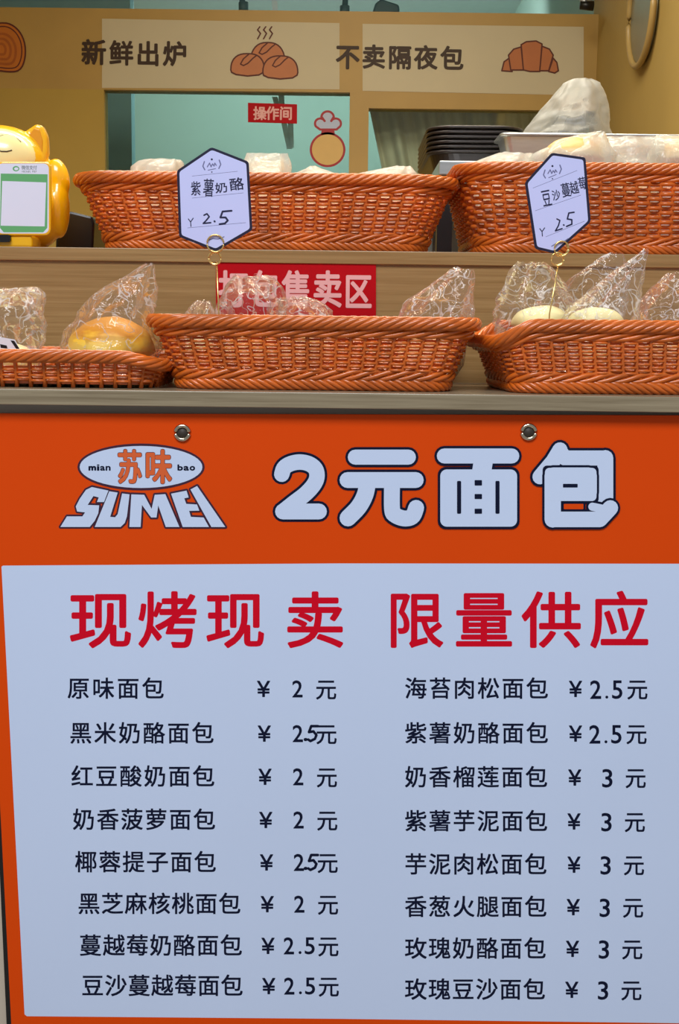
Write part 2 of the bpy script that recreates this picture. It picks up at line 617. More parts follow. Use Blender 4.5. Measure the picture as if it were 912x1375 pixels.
# shop banner on the header
Y0 = YP - 0.001
bn = thing('shop_banner', P(456, 124, YP), 'long beige banner with bread drawings above the kitchen windows', 'banner')
cv = Canvas(on_plane(Y0), [M_PANEL])
cv.poly([(137, 25), (456, 31), (456, 120), (137, 118)], M_PANEL)
cv.poly([(487, 32), (784, 36), (784, 128), (487, 122)], M_PANEL)
cv.build('film', bn)['label'] = 'two paler beige film panels'
for lab, tt in (('dark brown lettering 新鲜出炉', (('新', 126, 70, 34), ('鲜', 163, 71, 33), ('出', 199, 72, 33), ('炉', 235, 72, 33))),
                ('dark brown lettering 不卖隔夜包', (('不', 467, 76, 33), ('卖', 502, 76, 32), ('隔', 537, 77, 32), ('夜', 572, 77, 32), ('包', 607, 78, 32)))):
    cv = Canvas(on_plane(Y0 - 0.001), [M_BROWN])
    for ch, x, y, w in tt:
        cv.glyph(ch, x, y, w, w * 1.05, M_BROWN, bold=0.03, rot=0.012)
    cv.build('lettering', bn)['label'] = lab


def closed_shape(cv, pts, fill, line, r):
    cv.poly(pts, fill)
    cv.stroke(pts, r, line, closed=True)


def dome(x0, x1, yb, yt, sag=0.0):
    n = 18
    cx, rx = (x0 + x1) / 2, (x1 - x0) / 2
    h = yb - yt
    pts = []
    for i in range(n + 1):
        a = PI - PI * i / n
        pts.append((cx + rx * math.copysign(abs(math.cos(a)) ** 0.8, math.cos(a)), yb - h * 0.25 - h * 0.75 * math.sin(a) ** 0.85))
    pts += [(x1 - 1, yb - 4), (x1 - 7, yb - 0.5), (cx, yb + 1), (x0 + 7, yb - 1), (x0 + 1, yb - 4)]
    return pts


cv = Canvas(on_plane(Y0 - 0.001), [M_LINE, M_BUNP, M_BUNP2, M_WOODP, M_WOODP2])
closed_shape(cv, dome(336, 383, 97, 57), M_BUNP, M_LINE, 1.0)
closed_shape(cv, dome(310, 355, 101, 72), M_BUNP, M_LINE, 1.0)
closed_shape(cv, dome(353, 400, 105, 75), M_BUNP, M_LINE, 1.0)
for dx, dy in ((0, 0), (43, 2), (25, -15)):
    cv.stroke([(334 + dx, 73 + dy), (327 + dx, 79 + dy), (323 + dx, 86 + dy), (327 + dx, 88 + dy), (333 + dx, 85 + dy), (340 + dx, 78 + dy), (344 + dx, 75 + dy)], 0.9, M_LINE)
for i in range(3):
    x = 348 + 8 * i
    cv.stroke([(x + 1, 36), (x - 2, 40), (x + 2, 45), (x - 2, 52)], 0.9, M_LINE)
cv.build('loaves_drawing', bn)['label'] = 'printed steaming loaves'
cv = Canvas(on_plane(Y0 - 0.001), [M_LINE, M_BUNP, M_BUNP2, M_WOODP, M_WOODP2])
cr = [[(674, 95), (677, 83), (684, 78), (688, 96)], [(686, 94), (683, 74), (690, 66), (700, 63), (703, 94)],
      [(703, 94), (700, 60), (707, 56), (720, 55), (728, 59), (725, 96), (712, 96)],
      [(725, 95), (728, 62), (738, 66), (743, 74), (737, 95)], [(737, 96), (743, 78), (748, 84), (750, 95), (745, 98)]]
for q in cr:
    closed_shape(cv, q, M_BUNP2, M_LINE, 1.0)
cv.build('croissant_drawing', bn)['label'] = 'printed croissant'
cv = Canvas(on_plane(Y0 - 0.001), [M_LINE, M_BUNP, M_BUNP2, M_WOODP, M_WOODP2])
lg0 = [(-28, 88), (-30, 60), (-14, 36), (8, 31), (24, 40), (33, 58), (33, 80), (24, 95), (0, 95)]
lg = []
for i in range(len(lg0)):                # smooth closed outline
    p = [Vector(lg0[(i + k) % len(lg0)]) for k in (-1, 0, 1, 2)]
    for t in (0, 0.25, 0.5, 0.75):
        q = 0.5 * (2 * p[1] + (p[2] - p[0]) * t + (2 * p[0] - 5 * p[1] + 4 * p[2] - p[3]) * t * t + (3 * p[1] - p[0] - 3 * p[2] + p[3]) * t ** 3)
        lg.append((q.x, q.y))
cv.poly(lg, M_WOODP)
cv.stroke(lg, 1.1, M_LINE, closed=True)
lg2 = [(0 + (x - 0) * 0.86, 64 + (y - 64) * 0.86) for x, y in lg]
cv.stroke(lg2, 0.8, M_LINE, closed=True)
for k in (0.62, 0.42, 0.22):
    cv.stroke([(x * k, 66 + (y - 64) * k) for x, y in lg], 1.6, M_WOODP2, closed=True)
cv.build('log_drawing', bn)['label'] = 'printed round slice with brown rings'

# things at and above the partition
o = MB()
for pa, pb in (((318, -40), (327, 9)), ((466, -40), (463, 14))):
    o2 = MB()
    o2.tube([P(*pa, 4.1), P(*pb, 4.1)], 0.012, 10)
    o2.tube([P(pb[0], pb[1] - 6, 4.1), P(pb[0], pb[1] + 8, 4.1)], 0.02, 10)
    ob = o2.build('hanging_rod', M_DUCT, None, True)
    tag(ob, 'thin grey rod above the banner, over the steaming loaves' if pa[0] < 400 else 'thin grey rod above the banner, beside the blue-grey duct box', 'rod')
o = MB()
o.prism([P(x, y, 4.3) for x, y in ((504, 4), (512, -2), (536, 6), (537, 16), (520, 20), (500, 16))], (0, 0.25, 0))
tag(add_bevel(o.build('duct_box', M_DUCT), 0.008), 'blue-grey angular duct box above the banner', 'duct')
# spotlight at the upper right end of the header
sp = thing('spot_lamp', P(787, 4, 3.3), 'small dark spot lamp above the right end of the banner', 'lamp')
o = MB()
o.tube([P(779, 7, 3.3), P(797, 8, 3.3)], [0.014, 0.017], 14)
o.build('lamp_head', M_BLACK, sp, True)
o = MB()
o.tube([P(787, 6, 3.3), P(787, -70, 3.3)], 0.006, 8)
o.tube([P(779, 1, 3.3), P(796, 2, 3.3)], 0.004, 8)
o.build('lamp_arm', M_STEEL, sp, True)

# kitchen sign and chef sticker on the first window
yg = YP + 0.026
sg = thing('kitchen_sign', P(366, 165, yg), 'small red sign reading 操作间 on the window glass', 'sign')
o = MB()
o.prism([P(x, y, yg) for x, y in ((333, 138), (399, 140), (399, 166), (333, 164))], (0, 0.003, 0))
o.build('board', M_SIGN, sg)
cv = Canvas(on_plane(yg - 0.0006), [M_SIGNT])
for ch, x in (('操', 349), ('作', 366), ('间', 384)):
    cv.glyph(ch, x, 152, 18, 19, M_SIGNT, bold=0.03, rot=0.012)
cv.build('lettering', sg)
st = thing('chef_sticker', P(440, 224, yg), 'round chef-hat sticker in dark red outline on the window glass', 'sticker')
cv = Canvas(on_plane(yg + 0.003), [M_STK_R, M_STK_W, M_STK_F])
hat = []
for cx, cy, r, a0, a1 in ((430, 166, 7, 150, 330), (440, 158, 8.5, 190, 350), (451, 166, 7, 210, 390)):
    for i in range(9):
        a = math.radians(a0 + (a1 - a0) * i / 8)
        hat.append((cx + r * math.cos(a), cy + r * math.sin(a)))
hat += [(452, 174), (430, 174)]
cv.poly(hat, M_STK_W)
cv.stroke(hat, 1.5, M_STK_R, closed=True)
cv.build('hat', st)
cv = Canvas(on_plane(yg + 0.003), [M_STK_R, M_STK_W, M_STK_F])
cv.poly([(432, 174), (449, 174), (450, 181), (431, 181)], M_STK_R)
cv.build('scarf', st)
cv = Canvas(on_plane(yg + 0.003), [M_STK_R, M_STK_W, M_STK_F])
cv.ellipse(440, 201, 24, 23.5, M_STK_R)
cv.ellipse(440, 201, 21, 20.5, M_STK_F)
cv.build('face_disc', st)
# hanging pale straps behind the glass
o = MB()
for a, b2 in (((369, 130), (372, 140)), ((380, 158), (389, 200)), ((390, 160), (391, 198))):
    p0, p1 = P(*a, 3.8), P(*b2, 3.8)
    o.prism([p0 + Vector((-0.011, 0, 0)), p0 + Vector((0.011, 0, 0)), p1 + Vector((0.011, 0, 0)), p1 + Vector((-0.011, 0, 0))], (0, 0.004, 0))
p0, p1 = P(366, 100, 3.8), P(380, 160, 3.8)
p0.z = 2.75
p0.x -= 0.03
o.prism([p0 + Vector((-0.011, 0, 0)), p0 + Vector((0.011, 0, 0)), p1 + Vector((0.011, 0, 0)), p1 + Vector((-0.011, 0, 0))], (0, 0.004, 0))
tag(o.build('hanging_strap', M_STRAP), 'pale folded strap hanging behind the small red kitchen sign', 'strap')

# curtain behind the second window
n, mz = 120, 14
yc = YP + 0.2
v, f = [], []
for j in range(mz + 1):
    t = j / mz
    py = 136 + (300 - 136) * t
    xl = 494 + 34 * t
    for i in range(n + 1):
        s = i / n
        px = xl + (810 - xl) * s
        yy = yc + 0.03 * math.sin(s * 46 + 1.3 * math.sin(3 * s)) * (0.5 + 0.5 * t) + 0.012 * math.sin(s * 110)
        q = P(px, py, yc)
        v.append((q.x, yy, q.z))
for j in range(mz):
    for i in range(n):
        a = j * (n + 1) + i
        f.append((a, a + 1, a + n + 2, a + n + 1))
o = link('curtain', v, f, M_CURT, smooth=True)
sd = o.modifiers.new('thick', 'SOLIDIFY')
sd.thickness = 0.003
tag(o, 'grey-beige curtain drawn across behind the second window', 'curtain')

# round mirror on the right side wall
cy_, cz_, rr = 2.72, 2.01, 0.165
mr = thing('wall_mirror', (XR, cy_, cz_ - rr), 'round pale-framed mirror on the yellow side wall', 'mirror')
o = MB()
o.tube([(XR - 0.02, cy_ + rr * math.cos(a), cz_ + rr * math.sin(a)) for a in np.linspace(0, 2 * PI, 65)[:-1]], 0.010, 10, True)
o.build('frame', M_FRAME, mr, True)
o = MB()
o.prism([(XR - 0.016, cy_ + (rr - 0.01) * math.cos(a), cz_ + (rr - 0.01) * math.sin(a)) for a in np.linspace(0, 2 * PI, 49)[:-1]], (0.012, 0, 0))
o.build('mirror_face', M_MIRROR, mr)

# ------------------------------------------------------------------ the counter
XA, XB = -1.1, 0.93
ct = thing('display_counter', (0, 0.3, 0), 'oak laminate bakery counter with raised rear shelf and cream front', 'counter')
TB = 0.0165
box_obj('countertop', XA, XB, -0.016, YR + 0.02, ZC - TB, ZC, M_EDGE, ct, 0.0008)
box_obj('front_panel', XA, XB, 0.012, 0.03, 0, ZC - TB, M_FRONT, ct)
box_obj('side_panel', XA, XA + 0.02, 0.03, 0.62, 0, ZC - TB, M_FRONT, ct)
box_obj('side_panel', XB - 0.02, XB, 0.03, 0.62, 0, ZC - TB, M_FRONT, ct)
box_obj('riser', XA, XB, YR, YR + 0.02, ZC, ZS - TB, M_WOOD, ct)
box_obj('upper_shelf', XA, XB, YR - 0.004, 0.62, ZS - TB, ZS, M_WOOD, ct, 0.0008)
box_obj('rear_panel', XA, XB, 0.60, 0.62, 0, ZS - TB, M_FRONT, ct)

# red sign on the riser
sg = thing('sales_sign', P(398, 427, YR), 'wide red sign reading 打包售卖区 on the wooden riser', 'sign')
o = MB()
o.prism([P(x, y, YR - 0.002) for x, y in ((290, 346), (505, 348), (505, 428), (290, 427))], (0, 0.0019, 0))
o.build('board', M_SIGN, sg)
cv = Canvas(on_plane(YR - 0.0025), [M_SIGNT])
for ch, x in (('打', 313), ('包', 356), ('售', 398), ('卖', 440)):
    cv.glyph(ch, x, 388, 40, 52, M_SIGNT, bold=0.03, rot=0.01)
cv.glyph('区', 481, 391, 38, 50, M_SIGNT, bold=0.03, rot=0.01)
cv.build('lettering', sg)

# ------------------------------------------------------------------ the price poster hung on the counter front
YQ = -0.002
po = thing('price_poster', P(456, 1390, YQ), 'large orange and white bread price poster hung on the counter front', 'poster')
o = MB()
o.prism([P(x, y, YQ) for x, y in ((-27, 555), (970, 558), (944, 1395), (16, 1391))], (0, 0.006, 0))
o.build('sheet', M_ORANGE, po)
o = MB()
o.prism([P(x, y, YQ + 0.0062) for x, y in ((-28, 560), (972, 560), (947, 1394), (9.5, 1390))], (0, 0.006, 0))  # black sheet behind the poster, reaching further out at the lower left
o.build('black_sheet', M_BLACK, po)['label'] = 'black sheet edge behind the poster'
pm = on_plane(YQ)
cv = Canvas(pm, [M_WHITE])
cv.poly([(2, 761), (4, 759.5), (456, 756.5), (940, 757), (918, 1374), (456, 1368), (36, 1364.5), (33, 1362)], M_WHITE, 0.0002)
cv.build('price_panel', po)['label'] = 'pale blue-white printed panel'

for lab, hd in (('red heading 现烤现卖', (('现', 135, 87), ('烤', 225, 82), ('现', 316, 82), ('卖', 423, 82))),
                ('red heading 限量供应', (('限', 558, 78), ('量', 650, 80), ('供', 741, 82), ('应', 832, 82)))):
    cv = Canvas(pm, [M_RED])
    for ch, x, w in hd:
        cv.glyph(ch, x, 832, w, 80, M_RED, 0.0004, 0.018)
    cv.build('heading', po)['label'] = lab

rowsL = [('原味面包', 91, 220, 924, 354, '2'), ('黑米奶酪面包', 94, 287, 984, 355, '2*'), ('红豆酸奶面包', 96, 288, 1042, 356, '2'),
         ('奶香菠萝面包', 98, 289, 1100, 357, '2'), ('椰蓉提子面包', 101, 290, 1157, 358, '2*'), ('黑芝麻核桃面包', 105, 323, 1213, 359, '2'),
         ('蔓越莓奶酪面包', 107, 325, 1269, 360, '2.5'), ('豆沙蔓越莓面包', 110, 326, 1323, 361, '2.5')]
rowsR = [('海苔肉松面包', 544, 736, 924, 773, '2.5'), ('紫薯奶酪面包', 544, 736, 984, 773, '2.5'), ('奶香榴莲面包', 544, 735, 1043, 772, '3'),
         ('紫薯芋泥面包', 544, 735, 1102, 771, '3'), ('芋泥肉松面包', 544, 734, 1160, 771, '3'), ('香葱火腿面包', 544, 734, 1217, 770, '3'),
         ('玫瑰奶酪面包', 544, 733, 1273, 769, '3'), ('玫瑰豆沙面包', 544, 732, 1328, 768, '3')]
cv = Canvas(pm, [M_NAVY])
LV = 0.0004
for rows, side in ((rowsL, 'L'), (rowsR, 'R')):
    for k, (txt, x0, x1, y, xy, pr) in enumerate(rows):
        n = len(txt)
        em = 30.5
        x0c, x1c = x0 + 14.5, x1 - 14.5
        for i, ch in enumerate(txt):
            cv.glyph(ch, x0c + (x1c - x0c) * i / (n - 1), y, em, em, M_NAVY, LV, 0.013)
        cv.glyph('¥', xy, y + 1, 18, 22, M_NAVY, LV, 0.028, tight=True)
        sh = (k * 0.45 if side == 'L' else -k * 1.0)
        if side == 'L':
            xe = 438 + k * 0.5
            if pr == '2.5':
                cv.glyph('2', xe - 53, y + 1, 14, 23, M_NAVY, LV, 0.028, tight=True)
                cv.glyph('.', xe - 38, y + 10, 4, 4, M_NAVY, LV, 0.028, tight=True)
                cv.glyph('5', xe - 25, y + 1, 13.5, 23, M_NAVY, LV, 0.028, tight=True)
            else:
                cv.glyph('2', xe - 38.5, y + 1, 14, 23, M_NAVY, LV, 0.028, tight=True)
        else:
            xe = 856 - k * 1.15
            if pr == '2.5':
                cv.glyph('2', xe - 56, y + 2, 15, 25, M_NAVY, LV, 0.028, tight=True)
                cv.glyph('.', xe - 41, y + 12, 4, 4, M_NAVY, LV, 0.028, tight=True)
                cv.glyph('5', xe - 27, y + 2, 14, 25, M_NAVY, LV, 0.028, tight=True)
            else:
                cv.glyph('3', xe - 38, y + 2, 14, 25, M_NAVY, LV, 0.028, tight=True)
        cv.glyph('元', xe, y + 1.5, 29, 29.5, M_NAVY, LV, 0.013)
for x, y in ((419, 984), (419, 1157)):      # prices corrected by hand
    cv.seg((x - 9, y + 9), (x - 8, y + 9), 2.2, M_NAVY, LV)
    cv.stroke([(x + 8, y - 9), (x - 1, y - 9), (x - 4, y - 1), (x + 2, y - 2), (x + 6, y + 3), (x + 4, y + 8), (x - 2, y + 11), (x - 5, y + 9)], 1.8, M_NAVY, LV)
cv.build('price_list', po)['label'] = 'navy rows of bread names and prices'

# title 2元面包
cv = Canvas(pm, [M_WHITE, M_NAVY, M_ORANGE])
tx = lambda x, y: (350 + x / 1.824, 560 + y / 1.824)


def soften(pts):
    out = []
    q = [pts[0]] + list(pts) + [pts[-1]]
    for i in range(1, len(q) - 2):
        p = [Vector(q[i + k]) for k in (-1, 0, 1, 2)]
        for t in (0, 0.2, 0.4, 0.6, 0.8):
            out.append(tuple(0.5 * (2 * p[1] + (p[2] - p[0]) * t + (2 * p[0] - 5 * p[1] + 4 * p[2] - p[3]) * t * t + (3 * p[1] - p[0] - 3 * p[2] + p[3]) * t ** 3)))
    return out + [tuple(pts[-1])]


def bubble(cv, strokes, polys=(), ol=6.2):
    for grow, m, lv in ((ol, M_NAVY, 0.0002), (0, M_WHITE, 0.0009)):
        for pts, r in strokes:
            cv.stroke([tx(*p) for p in (soften(pts) if len(pts) > 3 else pts)], (r - 0.6 + grow) / 1.824, m, lv)
        for (x0, y0, x1, y1, r) in polys:
            a, c = tx(x0 - grow, y0 - grow), tx(x1 + grow, y1 + grow)
            cv.rrect(a[0], a[1], c[0], c[1], (r + grow * 0.6) / 1.824, m, lv)


two = [(52, 140), (58, 124), (74, 114), (97, 110), (120, 115), (135, 128), (138, 147), (130, 166), (110, 188), (84, 208), (55, 231)]
bubble(cv, [(two, 19.5), ([(55, 231), (143, 231)], 20)])
bubble(cv, [([(232, 98), (362, 98)], 19)])
bubble(cv, [([(213, 154), (380, 154)], 20), ([(262, 160), (256, 190), (240, 220), (214, 247)], 21),
            ([(322, 160), (322, 225), (330, 240), (352, 248), (372, 243), (381, 222)], 20)])
bubble(cv, [([(450, 95), (615, 95)], 19), ([(545, 110), (541, 135)], 24)], [(440, 128, 628, 268, 16)])
LD = 0.0019
for x in (486, 580):
    a, c = tx(x - 5, 156), tx(x + 5, 236)
    cv.rrect(a[0], a[1], c[0], c[1], 1.5, M_NAVY, LD)
for y0, y1 in ((154, 167), (188, 200), (224, 236)):
    a, c = tx(524, y0), tx(542, y1)
    cv.rrect(a[0], a[1], c[0], c[1], 0.8, M_NAVY, LD)
bubble(cv, [([(733, 80), (716, 108), (684, 146)], 19), ([(733, 84), (745, 100), (842, 100)], 19), ([(844, 100), (844, 205)], 20)])
LD2 = 0.0022
for grow, m, lv in ((5.6, M_NAVY, 0.0015), (0, M_WHITE, 0.0024)):
    for pts, r in (([(715, 143), (715, 250)], 20), ([(715, 250), (830, 250), (856, 222)], 19), ([(715, 143), (803, 143)], 20), ([(803, 143), (803, 184)], 20), ([(812, 219), (846, 226)], 10)):
        cv.stroke([tx(*p) for p in pts], (r + grow) / 1.824, m, lv)
    a, c = tx(696 - grow, 124 - grow), tx(822 + grow, 205 + grow)
    cv.rrect(a[0], a[1], c[0], c[1], 6, m, lv)
a, c = tx(740, 163), tx(776, 172)
cv.rrect(a[0], a[1], c[0], c[1], 0.8, M_NAVY, 0.0028)
a, c = tx(737, 208), tx(795, 230)
cv.rrect(a[0], a[1], c[0], c[1], 2, M_NAVY, 0.0028)
a, c = tx(742, 212), tx(790, 225)
cv.rrect(a[0], a[1], c[0], c[1], 1, M_ORANGE, 0.003)
cv.build('title', po)['label'] = 'bubble lettering 2元面包 with dark outline'

# logo
cv = Canvas(pm, [M_WHITE, M_MAROON, M_LOGO, M_NAVY])
lx = lambda x, y: (60 + x / 3.378, 560 + y / 3.378)
cv.ellipse(189.5, 627, 85.5, 31.5, M_MAROON, 0.0006)
cv.ellipse(189.5, 627, 82.4, 28.2, M_WHITE, 0.0008)
for ch, x, w in (('苏', 174.5, 32), ('味', 213.5, 35)):
    cv.glyph(ch, x, 626.5, w + 1.5, 47.5, M_MAROON, 0.001, 0.05, tight=True)
    cv.glyph(ch, x, 626.5, w, 46, M_LOGO, 0.0012, 0.035, tight=True)
for txt, x0, x1 in (('mian', 118.5, 149), ('bao', 238, 262.5)):
    ws = {'m': 1.5, 'i': 0.6}
    tot = sum(ws.get(c_, 1.0) for c_ in txt)
    x = x0
    for c_ in txt:
        w = (x1 - x0) * ws.get(c_, 1.0) / tot
        hh = 8.5 if c_ in 'bi' else 6.4
        cv.glyph(c_, x + w / 2, 632 - hh / 2, w - 0.7, hh, M_NAVY, 0.001, 0.07, tight=True)
        x += w
lets = [[(215, 317), (290, 333), (270, 385), (238, 385), (246, 364), (222, 358), (196, 398), (248, 400), (244, 436), (228, 470), (205, 498), (72, 498), (102, 450), (172, 450), (184, 432), (148, 428), (142, 405), (160, 370), (188, 330)],
        [(294, 336), (332, 342), (298, 452), (320, 454), (332, 440), (352, 346), (386, 350), (374, 450), (364, 480), (345, 498), (228, 498)],
        [(394, 350), (452, 352), (486, 416), (500, 352), (548, 349), (612, 498), (550, 498), (516, 400), (508, 455), (484, 455), (442, 398), (436, 498), (385, 498)],
        [(574, 347), (644, 333), (654, 364), (634, 368), (643, 393), (692, 396), (702, 424), (656, 425), (664, 452), (722, 455), (746, 498), (627, 498)],
        [(662, 328), (692, 312), (820, 498), (757, 498)]]
for q in lets:
    q = [lx(*p) for p in q]
    cv.stroke(q, 2.4, M_MAROON, 0.0004, closed=True)
    cv.poly(q, M_WHITE, 0.0024)
cv.build('logo', po)['label'] = 'white oval shop logo over slanted capital letters'

# eyelets
for x, y in ((245, 581), (710, 580)):
    c = P(x, y, YQ)
    e = MB()
    e.tube([(c.x + 0.0074 * math.cos(a), c.y - 0.001, c.z + 0.0074 * math.sin(a)) for a in np.linspace(0, 2 * PI, 29)[:-1]], 0.0022, 8, True)
    e.prism([(c.x + 0.0062 * math.cos(a), c.y - 0.0012, c.z + 0.0062 * math.sin(a)) for a in np.linspace(0, 2 * PI, 21)[:-1]], (0, 0.001, 0), 1)
    e.build('eyelet', [M_RING, M_HOLE], po, True)['label'] = 'round nickel eyelet'


# ------------------------------------------------------------------ wicker baskets
def wicker_basket(label, loc, rotz, bw, bd, tw, td, h, rows, dip=(0, 0), rc=0.035, rim=0.0058, foot=True):
    root = thing('bread_basket', loc, label, 'basket', 'wicker bread baskets')
    root.rotation_euler.z = 0

    def path(u, t):
        hx = (bw + (tw - bw) * t) / 2
        hy = (bd + (td - bd) * t) / 2
        r = rc * (0.8 + 0.35 * t)
        lx_, ly_, arc = (bw + tw) - 4 * rc, (bd + td) - 4 * rc, rc * PI / 2
        lx_, ly_ = lx_ / 2, ly_ / 2
        tot = 2 * lx_ + 2 * ly_ + 4 * arc
        d = (u % 1.0) * tot
        out = np.zeros((len(u), 2))
        nn = np.zeros((len(u), 2))
        segs = [('l', lx_, (-hx + r, -hy), (1, 0), (0, -1), 2 * (hx - r)), ('a', arc, (hx - r, -hy + r), -PI / 2),
                ('l', ly_, (hx, -hy + r), (0, 1), (1, 0), 2 * (hy - r)), ('a', arc, (hx - r, hy - r), 0),
                ('l', lx_, (hx - r, hy), (-1, 0), (0, 1), 2 * (hx - r)), ('a', arc, (-hx + r, hy - r), PI / 2),
                ('l', ly_, (-hx, hy - r), (0, -1), (-1, 0), 2 * (hy - r)), ('a', arc, (-hx + r, -hy + r), PI)]
        a0 = 0.0
        for sgm in segs:
            k = (d >= a0) & (d < a0 + sgm[1] + 1e-9)
            q = (d[k] - a0) / sgm[1]
            if sgm[0] == 'l':
                out[k] = np.array(sgm[2]) + q[:, None] * sgm[5] * np.array(sgm[3])
                nn[k] = sgm[4]
            else:
                an = sgm[3] + q * PI / 2
                nn[k] = np.stack([np.cos(an), np.sin(an)], 1)
                out[k] = np.array(sgm[2]) + r * nn[k]
            a0 += sgm[1]
        return out, nn, tot

    cs, sn = math.cos(rotz), math.sin(rotz)

    def place(xy, z):
        x = xy[:, 0] * cs - xy[:, 1] * sn
        y = xy[:, 0] * sn + xy[:, 1] * cs
        return np.stack([x + loc[0], y + loc[1], z + loc[2]], 1)

    def zdip(xy, t):
        s = xy[:, 0] / (tw / 2)
        e = np.clip((np.abs(s) - 0.80) / 0.2, 0, 1)
        e = e * e * (3 - 2 * e)
        amt = np.where(s < 0, dip[0], dip[1]) * e
        return 1 - amt * (t ** 1.2) / h

    L = path(np.zeros(1), 0.5)[2]
    stakes = int(L / 0.0150 / 2) * 2
    zb, zt = (0.021 if foot else 0.006), h - (0.023 if foot else 0.017)
    a = 0.0034

    def rope(t, z, strands, pitch, R, Rz, r, sgn, N=None, out=0.0):
        turns = max(1, round(L / pitch))
        N = N or int(L / 0.0045)
        v, f = MB(), None
        for j in range(strands):
            u = np.arange(N) / N
            ph = 2 * PI * (j / strands + sgn * turns * u)
            xy, nn, _ = path(u, t)
            zz = z * zdip(xy, t)
            xy = xy + nn * (out + R * np.cos(ph))[:, None]
            p = place(xy, zz + Rz * np.sin(ph))
            vv, ff = tube_np(p, r, 6, True)
            v.add(vv, ff)
        return v

    o = MB()
    for k in range(rows):
        z = zb + (zt - zb) * (k + 0.5) / rows
        t = z / h
        u = np.arange(stakes * 6) / (stakes * 6)
        xy, nn, _ = path(u, t)
        zz = z * zdip(xy, t)
        w = np.sin(PI * stakes * u + PI * k)
        off = a * np.sign(w) * np.abs(w) ** 0.7
        p = place(xy + nn * off[:, None], zz + 0.0004 * np.sin(7 * k + 40 * u))
        vv, ff = tube_np(p, (zt - zb) / rows * 0.47, 6, True)
        o.add(vv, ff)
    for s in range(stakes):
        u = np.array([(s + 0.0) / stakes])
        pts = []
        for t in (0.02, 0.25, 0.5, 0.75, 0.95):
            xy, nn, _ = path(u, t)
            pts.append(place(xy, t * h * zdip(xy, t))[0])
        vv, ff = tube_np(np.array(pts), 0.0024, 6)
        o.add(vv, ff)
    o.build('woven_wall', M_WICK, root, True)
    v = rope(1.0, h - 0.0070, 6, 0.066, rim * 0.62, rim * 0.8, 0.0034, 1, out=0.002)
    if foot:
        v2 = rope(0.86, h - 0.0172, 4, 0.085, 0.0022, 0.0040, 0.0030, 1)
        v.add(v2.v, v2.f)
    v.build('rim', M_WICK, root, True)
    if foot:
        v = rope(0.2, 0.0175, 4, 0.080, 0.0025, 0.0045, 0.0030, 1)
        v2 = rope(0.06, 0.0075, 6, 0.060, 0.0035, 0.0050, 0.0030, -1)
        v.add(v2.v, v2.f)
        v.build('foot_braid', M_WICK, root, True)
    # bottom: a mat of rods
    u = np.arange(80) / 80
    xy, nn, _ = path(u, 0.03)
    p0 = place(xy * 0.985, np.full(80, 0.004))
    p1 = place(xy * 0.985, np.full(80, 0.008))
    link('basket_floor', p0.tolist() + p1.tolist(),
         [tuple(range(79, -1, -1)), tuple(range(80, 160))] + [(i, (i + 1) % 80, (i + 1) % 80 + 80, i + 80) for i in range(80)], M_WICK, root)
    return root


def basket_px(label, y, bl, br, tl, tr, ytop, z, depth_b, depth_t, rows, rotz=0, dip=(0, 0), rc=0.035, foot=True):
    """front base corners bl..br and front rim ends tl..tr as the photograph shows them, base front at depth y"""
    x0, x1 = xof(bl, y), xof(br, y)
    flare = (depth_t - depth_b) / 2
    t0, t1 = xof(tl, y - flare + 0.02), xof(tr, y - flare + 0.02)
    h = zof(ytop, y - flare, (tl + tr) / 2) - z
    bw, tw = x1 - x0, t1 - t0
    cx = ((x0 + x1) / 2 + (t0 + t1) / 2) / 2
    return wicker_basket(label, (cx, y + depth_b / 2, z), rotz, bw, depth_b, tw, depth_t, h, rows, dip, rc, foot=foot)


basket_px('shallow wicker basket at counter edge holding one golden bun in clear film', 0.022, -330, 206, -345, 219, 468, ZC, 0.17, 0.19, 6, 0.0, (0, 0.010), 0.03, False)
basket_px('wicker basket at the counter edge in front of the red sales sign', 0.028, 241, 605, 201, 637, 424, ZC, 0.175, 0.205, 10)
basket_px('wicker basket at the counter edge holding pale buns, below the tag reading 豆沙蔓越莓', 0.025, 688, 1150, 658, 1180, 431, ZC, 0.19, 0.20, 11, 0.05, (0.02, 0))
basket_px('wicker basket on the upper shelf between lucky cat and steel rack', YR + 0.03, 150, 572, 98, 602, 232, ZS, 0.24, 0.27, 12, 0.0, (0.0, 0.0), 0.05)
basket_px('wicker basket on the upper shelf in front of the aluminium pan', YR + 0.03, 636, 1150, 619, 1190, 220, ZS, 0.25, 0.26, 12, 0.0, (0, 0), 0.045)


# ------------------------------------------------------------------ bread in film bags
def blob(name, c, rx, ry, rz, m, parent, seed, amp=0.06, flat=0.35):
    v, f = [], []
    nu, nv = 36, 20
    for j in range(nv + 1):
        ph = -PI / 2 + PI * j / nv
        for i in range(nu):
            a = 2 * PI * i / nu
            d = Vector((math.cos(ph) * math.cos(a), math.cos(ph) * math.sin(a), math.sin(ph)))
            k = 1 + amp * noise.noise(d * 1.7 + Vector((seed, seed * 2, 0))) + amp * 0.3 * noise.noise(d * 6 + Vector((seed, 0, 3)))
            z = d.z * rz * k
            if z < 0:
                z *= flat
            v.append((c[0] + d.x * rx * k, c[1] + d.y * ry * k, c[2] + z))
    for j in range(nv):
        for i in range(nu):
            f.append((j * nu + i, j * nu + (i + 1) % nu, (j + 1) * nu + (i + 1) % nu, (j + 1) * nu + i))
    return link(name, v, f, m, parent, smooth=True)


